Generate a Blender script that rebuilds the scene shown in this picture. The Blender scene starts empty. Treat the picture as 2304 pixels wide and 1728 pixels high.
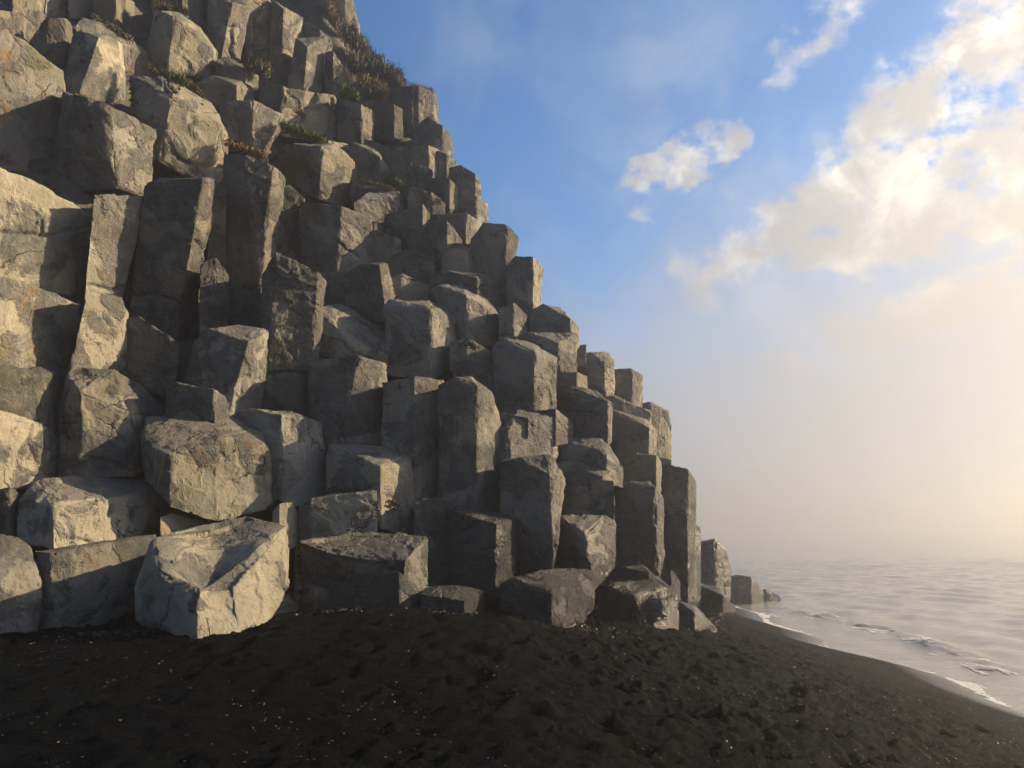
import bpy, bmesh, math, random
import numpy as np
from mathutils import Vector, Matrix
# ---- rocks of the cliff: kind | label | depth nudge (m, 'g' = stands on the sand) | tint,stain,wet | edges and facet slopes | extra top points
ROCKS = '''
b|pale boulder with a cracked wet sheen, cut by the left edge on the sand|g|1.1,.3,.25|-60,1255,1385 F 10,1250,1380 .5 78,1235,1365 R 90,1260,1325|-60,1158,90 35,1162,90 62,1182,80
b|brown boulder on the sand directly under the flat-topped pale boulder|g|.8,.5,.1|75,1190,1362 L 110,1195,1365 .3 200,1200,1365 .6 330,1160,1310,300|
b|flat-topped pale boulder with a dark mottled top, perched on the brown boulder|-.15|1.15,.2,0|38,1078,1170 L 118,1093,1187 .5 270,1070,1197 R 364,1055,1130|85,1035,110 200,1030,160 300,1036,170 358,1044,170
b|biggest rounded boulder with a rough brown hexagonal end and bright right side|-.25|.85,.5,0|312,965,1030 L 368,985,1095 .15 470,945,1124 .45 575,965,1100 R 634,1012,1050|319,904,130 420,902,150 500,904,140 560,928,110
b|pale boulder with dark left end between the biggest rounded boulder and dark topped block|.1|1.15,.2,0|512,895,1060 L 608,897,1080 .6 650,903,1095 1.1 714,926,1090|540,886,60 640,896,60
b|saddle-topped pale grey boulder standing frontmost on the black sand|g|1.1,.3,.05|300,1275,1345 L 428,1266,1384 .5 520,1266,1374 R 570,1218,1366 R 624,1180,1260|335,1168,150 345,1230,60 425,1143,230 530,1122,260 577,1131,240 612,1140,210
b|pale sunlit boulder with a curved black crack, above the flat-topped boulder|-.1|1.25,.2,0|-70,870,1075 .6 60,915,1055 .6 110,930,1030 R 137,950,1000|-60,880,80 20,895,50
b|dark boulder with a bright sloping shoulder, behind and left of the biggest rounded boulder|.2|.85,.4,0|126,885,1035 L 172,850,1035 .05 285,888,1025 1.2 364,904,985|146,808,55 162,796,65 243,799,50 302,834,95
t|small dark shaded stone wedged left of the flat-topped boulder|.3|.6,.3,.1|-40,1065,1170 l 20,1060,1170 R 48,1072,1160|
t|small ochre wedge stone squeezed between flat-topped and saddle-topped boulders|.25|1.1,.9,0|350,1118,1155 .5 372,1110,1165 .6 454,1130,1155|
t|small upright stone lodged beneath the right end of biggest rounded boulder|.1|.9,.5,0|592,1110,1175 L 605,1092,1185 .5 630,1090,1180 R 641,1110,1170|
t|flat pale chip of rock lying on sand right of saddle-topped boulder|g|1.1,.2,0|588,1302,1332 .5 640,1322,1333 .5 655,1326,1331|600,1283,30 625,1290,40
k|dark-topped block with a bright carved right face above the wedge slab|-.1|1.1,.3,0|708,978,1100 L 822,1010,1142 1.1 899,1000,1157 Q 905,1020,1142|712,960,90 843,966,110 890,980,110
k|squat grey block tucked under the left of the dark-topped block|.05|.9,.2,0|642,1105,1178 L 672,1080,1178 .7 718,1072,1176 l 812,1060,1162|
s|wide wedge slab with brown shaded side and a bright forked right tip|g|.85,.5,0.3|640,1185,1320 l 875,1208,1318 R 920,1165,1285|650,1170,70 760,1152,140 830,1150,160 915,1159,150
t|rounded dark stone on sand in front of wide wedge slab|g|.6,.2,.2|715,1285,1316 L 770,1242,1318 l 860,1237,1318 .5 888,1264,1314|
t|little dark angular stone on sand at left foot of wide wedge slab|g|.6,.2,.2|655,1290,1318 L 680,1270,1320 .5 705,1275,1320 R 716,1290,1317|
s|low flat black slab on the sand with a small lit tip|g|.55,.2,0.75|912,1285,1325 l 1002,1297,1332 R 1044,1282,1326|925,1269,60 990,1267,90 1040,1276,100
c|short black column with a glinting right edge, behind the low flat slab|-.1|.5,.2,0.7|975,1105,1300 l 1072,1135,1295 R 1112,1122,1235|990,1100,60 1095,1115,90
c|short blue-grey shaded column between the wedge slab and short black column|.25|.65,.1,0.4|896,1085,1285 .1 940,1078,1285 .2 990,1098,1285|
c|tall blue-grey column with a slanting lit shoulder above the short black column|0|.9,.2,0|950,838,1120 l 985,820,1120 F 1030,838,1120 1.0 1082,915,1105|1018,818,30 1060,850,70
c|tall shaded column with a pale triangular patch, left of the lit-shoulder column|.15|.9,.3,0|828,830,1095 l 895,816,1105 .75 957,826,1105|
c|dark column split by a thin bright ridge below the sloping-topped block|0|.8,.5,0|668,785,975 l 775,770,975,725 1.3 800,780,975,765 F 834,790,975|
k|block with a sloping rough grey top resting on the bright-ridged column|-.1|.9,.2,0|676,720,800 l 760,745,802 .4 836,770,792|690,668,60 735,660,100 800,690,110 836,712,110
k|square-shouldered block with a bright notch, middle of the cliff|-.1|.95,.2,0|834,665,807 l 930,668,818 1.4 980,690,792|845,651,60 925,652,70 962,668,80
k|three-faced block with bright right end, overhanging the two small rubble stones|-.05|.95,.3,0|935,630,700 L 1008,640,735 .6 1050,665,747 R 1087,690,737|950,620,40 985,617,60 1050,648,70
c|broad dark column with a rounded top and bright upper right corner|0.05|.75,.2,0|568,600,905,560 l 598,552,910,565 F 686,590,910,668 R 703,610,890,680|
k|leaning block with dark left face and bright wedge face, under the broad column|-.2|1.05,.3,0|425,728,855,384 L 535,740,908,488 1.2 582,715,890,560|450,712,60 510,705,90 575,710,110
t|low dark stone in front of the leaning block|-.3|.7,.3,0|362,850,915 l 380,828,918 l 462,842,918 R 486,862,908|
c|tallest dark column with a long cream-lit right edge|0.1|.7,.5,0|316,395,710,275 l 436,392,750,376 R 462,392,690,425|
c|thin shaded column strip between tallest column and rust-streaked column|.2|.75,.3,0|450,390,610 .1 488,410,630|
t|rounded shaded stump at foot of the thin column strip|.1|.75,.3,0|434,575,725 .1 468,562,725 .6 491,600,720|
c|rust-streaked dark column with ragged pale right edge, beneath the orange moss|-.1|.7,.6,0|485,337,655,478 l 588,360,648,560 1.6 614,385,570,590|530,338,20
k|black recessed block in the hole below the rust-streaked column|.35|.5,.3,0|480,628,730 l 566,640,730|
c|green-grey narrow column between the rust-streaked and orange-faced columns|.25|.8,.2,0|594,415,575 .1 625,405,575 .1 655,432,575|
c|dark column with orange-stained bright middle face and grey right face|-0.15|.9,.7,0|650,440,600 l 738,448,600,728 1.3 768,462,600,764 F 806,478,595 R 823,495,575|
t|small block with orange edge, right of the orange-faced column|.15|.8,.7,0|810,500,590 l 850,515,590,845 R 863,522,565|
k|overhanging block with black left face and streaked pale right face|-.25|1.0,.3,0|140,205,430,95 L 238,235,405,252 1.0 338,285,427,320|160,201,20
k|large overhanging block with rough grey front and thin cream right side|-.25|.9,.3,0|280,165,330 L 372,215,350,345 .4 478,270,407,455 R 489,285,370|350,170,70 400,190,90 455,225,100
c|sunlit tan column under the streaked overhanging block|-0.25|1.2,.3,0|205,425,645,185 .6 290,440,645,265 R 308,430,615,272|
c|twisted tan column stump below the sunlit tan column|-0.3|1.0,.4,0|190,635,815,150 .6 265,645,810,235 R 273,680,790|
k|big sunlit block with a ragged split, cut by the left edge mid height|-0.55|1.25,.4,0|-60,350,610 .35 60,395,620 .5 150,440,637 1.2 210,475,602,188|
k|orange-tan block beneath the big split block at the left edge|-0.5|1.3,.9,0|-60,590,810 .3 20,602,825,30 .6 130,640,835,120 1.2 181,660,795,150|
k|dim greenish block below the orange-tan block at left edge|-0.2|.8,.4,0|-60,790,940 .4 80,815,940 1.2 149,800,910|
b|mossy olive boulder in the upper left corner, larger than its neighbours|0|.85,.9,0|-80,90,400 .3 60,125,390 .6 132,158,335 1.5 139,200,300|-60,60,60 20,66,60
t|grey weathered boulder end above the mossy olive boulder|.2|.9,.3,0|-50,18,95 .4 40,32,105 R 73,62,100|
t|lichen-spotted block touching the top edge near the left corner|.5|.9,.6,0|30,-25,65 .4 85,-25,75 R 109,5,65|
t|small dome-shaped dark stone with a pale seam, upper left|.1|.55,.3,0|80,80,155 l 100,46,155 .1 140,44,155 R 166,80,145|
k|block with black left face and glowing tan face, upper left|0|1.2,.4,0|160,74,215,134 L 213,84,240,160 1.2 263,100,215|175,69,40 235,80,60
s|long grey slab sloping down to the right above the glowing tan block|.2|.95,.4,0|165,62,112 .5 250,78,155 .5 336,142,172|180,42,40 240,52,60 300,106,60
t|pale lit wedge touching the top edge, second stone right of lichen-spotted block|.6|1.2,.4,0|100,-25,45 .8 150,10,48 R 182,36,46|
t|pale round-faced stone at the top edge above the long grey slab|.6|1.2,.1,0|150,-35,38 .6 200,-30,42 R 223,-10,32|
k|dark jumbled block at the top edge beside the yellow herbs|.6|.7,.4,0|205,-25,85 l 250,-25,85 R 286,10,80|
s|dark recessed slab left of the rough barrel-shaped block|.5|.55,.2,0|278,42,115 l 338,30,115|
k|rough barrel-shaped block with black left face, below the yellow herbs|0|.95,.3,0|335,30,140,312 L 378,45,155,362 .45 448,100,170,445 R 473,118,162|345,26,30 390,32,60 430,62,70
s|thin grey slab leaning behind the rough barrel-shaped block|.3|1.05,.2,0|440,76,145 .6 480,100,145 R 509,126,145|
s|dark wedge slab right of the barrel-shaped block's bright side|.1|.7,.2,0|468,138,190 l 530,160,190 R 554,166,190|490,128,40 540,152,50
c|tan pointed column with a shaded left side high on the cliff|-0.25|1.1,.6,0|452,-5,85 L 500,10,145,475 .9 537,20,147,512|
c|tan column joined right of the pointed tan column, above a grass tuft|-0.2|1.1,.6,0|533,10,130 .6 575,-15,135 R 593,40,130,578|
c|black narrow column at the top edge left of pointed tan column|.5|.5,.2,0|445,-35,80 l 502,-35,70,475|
c|pale narrow column at the top edge right of the orange plants|.6|1.1,.4,0|395,-35,60 .8 432,-35,70 R 453,-35,65|
k|mossy brown block at the top edge under orange plants|.7|.8,1,0|330,-35,38 .3 420,-35,52 R 441,-20,48|
c|grey-brown column with a lit lower half, right of the two tan columns|.2|.95,.3,0|588,5,165,580 L 612,25,180,606 1.1 652,45,175,625|
c|slender column with a sharp black left side in the upper cliff|.1|1.0,.3,0|640,88,190,625 L 664,105,205,655 1.2 702,85,222,690|
c|grey column top above the slender black-sided column|.4|.95,.3,0|662,52,140 L 690,70,165 1 714,90,165|
c|thin grey column at edge of the grassy slope|.25|.95,.3,0|704,120,215 L 720,116,218 .9 746,160,208|
k|pale fractured wall block above the bright green moss|.1|1.15,.2,0|612,190,292,608 .35 660,200,302 .5 720,210,312 R 751,262,307,742|
k|blue-grey shaded block left of the pale fractured wall block|.3|.6,.1,0|563,178,255 l 624,190,255|
k|block with a dark face and a cream curved right side above orange moss|-.05|1.1,.2,0|478,225,305 l 545,215,325 .8 575,232,342,560 1.1 611,255,312,572|
s|dark shelf slab beneath the dark wedge slab|.15|.7,.2,0|430,182,225 l 510,186,230 R 546,200,226|460,166,40 520,178,60
k|hollow dark block with a rough barked right face, below bright green moss|-.1|.9,.4,0|585,335,405 L 695,320,430,688 1.0 758,345,447,740 R 770,365,400|620,311,50 720,317,40
s|tan cap slab at the right end of the bright green moss|.1|1.1,.7,0|712,306,350 .8 750,315,355 R 767,345,362|
s|smooth blue-grey slab right of the tan cap slab|.1|.75,.1,0|756,332,395 l 820,342,400 R 843,375,400|765,312,30 810,325,50
s|flat dark-edged ledge slab under the smooth blue-grey slab|.05|.75,.3,0|760,405,435 l 825,415,440 R 843,412,438|770,392,50 820,400,60
t|small rough triangular stone between green-grey column and hollow block|.1|.95,.2,0|610,406,455 .5 655,432,455|
k|rough streaked domed block below the flat ledge slab|.05|.95,.4,0|768,440,500 .4 850,430,510 R 891,450,500|800,418,40 860,417,50
k|shaded block right of the rough streaked domed block|.1|.65,.3,0|835,470,560 l 912,445,565 R 926,465,555|
t|pear-shaped rock with one bright cheek near the skyline column|-.05|.85,.3,0|914,502,575 l 965,480,578 1.0 994,520,565|930,482,20
t|small domed rock below the pear-shaped rock|-.15|.85,.3,0|955,560,605 l 975,535,607 .1 1005,535,605 R 1025,560,595|
c|dark round-headed column standing against the blue sky|-.1|.7,.3,0|1020,520,610 l 1045,486,620 F 1095,490,635,1085 R 1120,520,580,1097|
c|second round-headed column against the sky, right of the dark one|0|.8,.3,0|1098,577,670 l 1115,557,675 F 1150,560,688 R 1171,580,670,1166|
k|brown blocky rock under the shaded block, mid cliff|.05|.75,.7,0|840,560,618 l 880,541,622 l 930,555,622 R 953,575,612|
k|low dark block with two bright right faces below the round-headed column|0|.8,.2,0|930,602,650 l 1030,602,660 1.2 1052,615,675 R 1084,640,690|960,585,40 1060,598,60
t|rough knobbly stone between the tilted dark rock and three-faced block|0|.9,.2,0|838,606,662 .1 870,594,662 .5 927,620,657|
t|tilted dark rock with a bright cheek balanced on the sloping-topped block|-.25|.65,.2,0|748,595,670 l 765,580,687 l 818,576,692,835 R 853,640,667,846|780,573,30 835,572,40
k|shaded grey block behind the tilted dark rock|.3|.75,.2,0|698,592,680 l 772,592,680|
t|egg-shaped shaded stone right of the three-faced block|.05|.8,.2,0|1080,670,738 .1 1110,656,738 R 1134,685,728|
k|stepped block on the skyline below the second round-headed column|.05|.8,.4,0|1148,672,752 l 1230,690,760 1.2 1248,710,752|1175,660,30 1210,668,40
k|dark-mouthed block with crumbly right face below the stepped skyline block|0|.8,.4,0|1125,727,800 l 1205,742,800 1.0 1242,722,812|1140,720,30 1190,722,50
k|big dark block with broad tan right face, right of the rubble stones|-.2|.8,.3,0|1068,750,892 l 1155,765,904,1150 1.1 1198,775,882|1090,733,50 1150,745,60
t|upper of two small rubble stones beside the square-shouldered block|.1|.9,.3,0|974,740,800 .1 1010,733,805 .4 1067,765,802|
t|lower of two small rubble stones beside the square-shouldered block|.05|.8,.3,0|983,785,850 l 1020,778,850 .5 1072,815,852|
k|blocky stone with a pale rounded front, above the bent dark column|-.1|1.1,.2,0|1080,930,1005 l 1100,922,1008 .75 1195,935,992 R 1202,950,985|1120,888,60 1190,903,70
t|flat-topped dark stone under the big dark tan-sided block|.05|.7,.2,0|1140,890,960 l 1200,886,962 R 1234,915,955|
t|thin dark stone between lit-shoulder column and pale rounded block|.05|.7,.2,0|1078,893,945 l 1138,905,945|
c|bent dark column with a curved lit right edge below the pale rounded block|-.15|.75,.3,.1|1083,1000,1225 l 1110,1005,1235 l 1185,1030,1232,1195 R 1219,1040,1135,1206|1110,990,40 1190,984,50
k|long dark block with a crumbling cream end, right of the pale rounded block|-.05|.85,.3,0|1198,965,1022 l 1308,985,1042 1.2 1343,1010,1052|1210,945,50 1300,950,60
s|thin ledge slab under the long dark block|0|.85,.3,0|1201,1010,1052 l 1300,1030,1058 R 1316,1020,1052|1220,998,40 1295,1005,50
k|plain grey shaded block under the thin ledge slab|.1|.8,.2,0|1210,1035,1140 l 1324,1040,1140|
k|flat-topped block with black left side and bright flared right side near base|-.15|1.0,.3,.1|1194,1130,1255 L 1262,1158,1275,1280 1.2 1327,1130,1222|1212,1116,50 1305,1116,70
c|dark column with thin glowing right edge standing near the base|-.1|.6,.2,.15|1322,1055,1250 l 1345,1045,1255 F 1412,1060,1258,1420 R 1431,1080,1212|1400,1045,20
k|hazy square block above the thin glowing-edged column|.1|.8,.3,0|1326,982,1070 l 1415,985,1075 R 1425,1000,1060|
k|sloping-topped block with yellow lichen at its lower corner|.05|.8,.6,0|1306,900,985 l 1400,925,992 R 1415,935,988|1330,889,40 1395,911,50
k|dark square block left of the lichen-cornered block|0|.6,.2,0|1196,850,955 l 1310,868,962 R 1319,875,955|1230,837,40 1290,849,40
c|hazy tan column top stepping down the skyline, third step above sea|.3|1.0,.6,0|1316,800,885 .3 1365,800,890 R 1384,815,880|
k|hazy capped block with tan right side on skyline, fourth step above sea|.2|.9,.4,0|1246,777,850 l 1305,787,855 1.2 1324,781,850|1270,762,30 1315,766,40
c|hazy pinkish column on the skyline, second step above sea|.3|1.0,.6,0|1375,877,1010 .1 1405,871,1012 .8 1442,890,1012 R 1447,920,1008|
s|hazy tan leaning slab between dark square block and pinkish column|.3|1.05,.4,0|1313,850,930 .4 1402,890,940|
c|hazy column with lichened lower edge, lowest tall skyline step|.1|.8,.5,0|1418,1012,1285 l 1445,1009,1295 F 1485,1020,1302 R 1502,1045,1285|
t|small hazy knob behind the lowest tall skyline column|.45|.8,.3,0|1486,1130,1300 R 1513,1145,1300|
c|short hazy brown column at the water side of the cliff foot|.1|.65,.4,0.4|1495,1205,1295 l 1512,1174,1300 .1 1545,1168,1304 .7 1564,1186,1300 R 1575,1222,1290|
b|hazy boulder with orange-lit tip at edge of the surf|g|.5,.5,.7|1560,1254,1310 l 1592,1243,1312 .1 1622,1248,1310 R 1645,1278,1308|
t|lowest dark stone awash in the surf beyond orange-tipped boulder|g|.5,.2,0.8|1632,1282,1306 F 1655,1275,1307 .5 1682,1289,1306|
k|black base block with a round pale scar on its front|g|.55,.2,0.7|1085,1262,1358 l 1192,1278,1358 1.0 1262,1255,1335 R 1282,1242,1310|1110,1247,50 1200,1231,100 1265,1231,110
s|black slab on the sand under the round-scarred base block|g|.5,.2,0.8|1150,1320,1358 l 1215,1316,1360 1.0 1263,1302,1340|
b|glossy black base boulder with a wet flared right skirt|g|.5,.2,0.85|1283,1277,1362 l 1370,1287,1368,1405 .6 1445,1267,1374,1460 R 1462,1292,1360|1300,1262,40 1420,1253,60
s|dark slab behind the glossy black base boulder|.1|.55,.2,0.7|1294,1237,1295 l 1400,1237,1295 R 1434,1262,1290|1320,1218,40 1385,1221,50
t|black wedge stone with a bright wet rim on the sand|g|.45,.1,0.85|1450,1314,1366 l 1500,1322,1368 R 1544,1357,1366|1465,1300,30 1500,1309,50
b|low hazy boulder at the foot of the short brown column|g|.55,.3,0.6|1464,1272,1318 l 1560,1287,1322 R 1584,1311,1321|1490,1256,40 1545,1270,50
t|knobbly wet rock between the glossy boulder and hazy tall column|0|.6,.4,0.7|1430,1242,1310 .1 1450,1235,1312 R 1466,1260,1308|
k|lichened square block topping the skyline below the dry grass|.2|.85,.5,0|878,202,270 l 905,189,272 .6 935,204,272 R 944,220,266|
k|dark notch block left of the lichened skyline block|.4|.6,.2,0|843,196,285 l 890,190,290|
k|rust-edged dark block right under the dry grass slope|.2|.65,.5,0|798,222,300 l 850,228,302 1.2 867,240,297|
c|dark column under green end of the grass slope|.2|.6,.3,0|731,218,315 l 780,230,330 1.2 804,245,327|
b|rough round-nosed boulder bulging from the skyline|.1|.75,.2,0|898,277,335 l 925,256,340 F 955,275,345 R 973,300,330|
k|dark block with a bright oblong face near the skyline|.1|.85,.4,0|860,322,405 l 925,318,405 1.3 951,330,388|
t|small crumbly skyline rock below the round-nosed boulder|.2|.7,.3,0|943,330,392 .1 965,335,395 R 982,350,390|
b|rounded skyline boulder below the small crumbly rock|.1|.7,.3,0|973,367,440 l 995,360,448 F 1025,380,450 R 1035,400,435|
c|round-topped skyline pillar above the dark round-headed column|.2|.8,.3,0|1010,442,515 .1 1030,428,518 R 1052,445,512|
k|grey capped block in front of the round-topped skyline pillar|0|.75,.3,0|923,467,530 l 1005,463,532 1.2 1027,476,525|
k|dark block with a thin bright edge left of the rounded skyline boulder|.1|.65,.4,0|923,387,458 l 970,390,458 1.2 986,410,452|
c|dark fluted column with a small bright leaf-shaped face|.25|.6,.3,0|788,303,398 l 848,328,398 1.2 865,350,392|
k|blue-grey shaded block beneath the bright oblong-faced block|.2|.65,.2,0|858,362,440 l 885,356,442 .1 932,370,450|
t|lichened rubble stone above the grey capped block|.1|.8,.6,0|885,412,480 .1 930,420,482 .5 957,440,478|
k|far purple-grey crag at the top of the skyline|3|.7,.2,0|690,-40,120 F 745,-40,120 .6 765,20,110 R 773,62,105|
k|dark vegetated rock left of the purple-grey crag|1|.6,.8,0|650,-40,80 l 722,-30,75|
c|dark rust-streaked column base left of the leaning block|.15|.6,.6,0|246,700,845 l 300,688,850 l 384,745,850,372|
t|small stone topping the skyline between the stepped and capped blocks|.2|.8,.4,0|1238,752,790 .3 1264,748,790|
t|crumbly stone above the dark square block|.1|.75,.5,0|1188,806,860 l 1245,806,860 R 1264,816,858|
t|hazy stone filling between square block and lowest tall skyline column|.2|.8,.3,0|1410,988,1060 .1 1447,998,1060|
'''
random.seed(7); rng = np.random.default_rng(7)
S = bpy.context.scene; COL = S.collection
W, H, F = 2212.0, 1659.0, 1640.0
CAM = Vector((0, 0, 1.6)); PITCH = math.atan((1140-H/2)/F)
FWD = Vector((0, math.cos(PITCH), math.sin(PITCH))); UP = Vector((0, -math.sin(PITCH), math.cos(PITCH)))
def ray(x, y): return (FWD + Vector((1, 0, 0))*((x-W/2)/F) + UP*((H/2-y)/F)).normalized()

# ---------------------------------------------------------------- noise (world space)
def _hash(ix, iy, iz, k=0):
    n = (ix.astype(np.int64)*374761393 + iy.astype(np.int64)*668265263 + iz.astype(np.int64)*2147483647 + k*1274126177) & 0xffffffff
    n = ((n ^ (n >> 13))*1274126177) & 0xffffffff
    n = ((n ^ (n >> 16))*2246822519) & 0xffffffff
    return ((n ^ (n >> 15)) & 0xffffff)/float(0xffffff)
def vnoise(p, k=0):
    i = np.floor(p); f = p-i; f = f*f*f*(f*(f*6-15)+10); i = i.astype(np.int64); r = 0
    for dx in (0, 1):
        for dy in (0, 1):
            for dz in (0, 1):
                w = (f[:,0] if dx else 1-f[:,0])*(f[:,1] if dy else 1-f[:,1])*(f[:,2] if dz else 1-f[:,2])
                r = r + w*_hash(i[:,0]+dx, i[:,1]+dy, i[:,2]+dz, k)
    return r*2-1
def fbm(p, oct=4, k=0):
    a, r = 1., 0
    for o in range(oct): r = r + a*vnoise(p*(2.03**o)+o*17.3, k+o); a *= .5
    return r
def facets(p, k=0):
    """broken planar facets: the nearest cell's own height and tilt"""
    i = np.floor(p).astype(np.int64); f1 = np.full(len(p), 9.); h = np.zeros(len(p))
    for dx in (-1, 0, 1):
        for dy in (-1, 0, 1):
            for dz in (-1, 0, 1):
                c = i+np.array((dx, dy, dz)); q = np.stack([_hash(c[:,0], c[:,1], c[:,2], k+s) for s in (1, 2, 3)], 1)+c
                v = p-q; d = np.sqrt((v**2).sum(1)); m = d < f1; f1 = np.where(m, d, f1)
                tl = np.stack([_hash(c[:,0], c[:,1], c[:,2], k+s)-.5 for s in (4, 5, 6)], 1)
                h = np.where(m, _hash(c[:,0], c[:,1], c[:,2], k+7)-.5+1.5*(tl*v).sum(1), h)
    return h
def worley(p, k=0):
    i = np.floor(p).astype(np.int64); f1 = np.full(len(p), 9.); f2 = np.full(len(p), 9.)
    for dx in (-1, 0, 1):
        for dy in (-1, 0, 1):
            for dz in (-1, 0, 1):
                c = i+np.array((dx, dy, dz)); q = np.stack([_hash(c[:,0], c[:,1], c[:,2], k+s) for s in (1, 2, 3)], 1)+c
                d = np.sqrt(((q-p)**2).sum(1)); f2 = np.minimum(f2, np.maximum(f1, d)); f1 = np.minimum(f1, d)
    return f1, f2

# ---------------------------------------------------------------- ground shape
SEA = -1.45
def ground(x, y):
    x = np.asarray(x, float); y = np.asarray(y, float)
    t = np.clip((y-3)/7, 0, 1); t = t*t*(3-2*t)
    xp = np.maximum(x, 0)
    z = .30*t - .135*xp - .0078*xp*xp
    z = z + .2*np.exp(-((x+1.8)/1.7)**2)*np.clip((y-7.5)/3, 0, 1)
    # swash cusps along the shoreline
    z = z - .16*np.exp(-((y-19.6)/1.7)**2-((x-8.4)/1.8)**2) + .05*np.sin(y*.42+1.0)*np.exp(-((x-8.5)/2.2)**2) + .05*np.sin(y*1.1+2)*np.exp(-((x-8.5)/1.5)**2)
    return np.maximum(z, -4.0)
def hit_ground(x, y):
    d = ray(x, y); t = 4.
    for _ in range(60):
        p = CAM+d*t; t += (p.z-max(SEA-.02, float(ground(p.x, p.y))))/max(.05, -d.z)*.7
    return t
FX = [-14, -9, -6.5, -4, -2, 0, 1.2, 2.3, 3.3, 5, 7, 8.4, 12]; FY = [6.2, 8.2, 9.9, 11.0, 11.5, 11.7, 12.3, 13.6, 15.2, 20, 26.5, 30, 42]
SLOPE = .55
def surf(x, y):
    """distance along the pixel's ray to the mean slope of the cliff"""
    d = ray(x, y); lo, hi = 3., 70.
    for _ in range(40):
        m = (lo+hi)/2; p = CAM+d*m
        if p.y < np.interp(p.x, FX, FY)+SLOPE*max(0, p.z): lo = m
        else: hi = m
    return lo

# ---------------------------------------------------------------- node helper
class NT:
    def __init__(s, nt): s.t = nt; s.n = nt.nodes; s.l = nt.links
    def new(s, typ, **kw):
        n = s.n.new(typ)
        for k, v in kw.items():
            if k == 'ins':
                for a, b in v.items():
                    if hasattr(b, 'is_linked') or isinstance(b, bpy.types.NodeSocket): s.l.new(b, n.inputs[a])
                    else: n.inputs[a].default_value = b
            else: setattr(n, k, v)
        return n
    def math(s, op, a, b=0., c=0., clamp=False): return s.new('ShaderNodeMath', operation=op, use_clamp=clamp, ins={0: a, 1: b, 2: c}).outputs[0]
    def mix(s, f, a, b, blend='MIX'): return s.new('ShaderNodeMix', data_type='RGBA', blend_type=blend, ins={0: f, 6: a, 7: b}).outputs[2]
    def noise(s, vec, scale, detail=5, rough=.55, dist=0., out=0): return s.new('ShaderNodeTexNoise', ins={'Vector': vec, 'Scale': scale, 'Detail': detail, 'Roughness': rough, 'Distortion': dist}).outputs[out]
    def ramp(s, f, a, b, smooth=True): return s.new('ShaderNodeMapRange', interpolation_type='SMOOTHSTEP' if smooth else 'LINEAR', ins={0: f, 1: a, 2: b, 3: 0., 4: 1.}).outputs[0]
def material(name):
    m = bpy.data.materials.new(name); m.use_nodes = True; t = NT(m.node_tree); t.n.clear()
    out = t.new('ShaderNodeOutputMaterial'); b = t.new('ShaderNodeBsdfPrincipled'); t.l.new(b.outputs[0], out.inputs[0])
    return m, t, b, out

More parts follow.
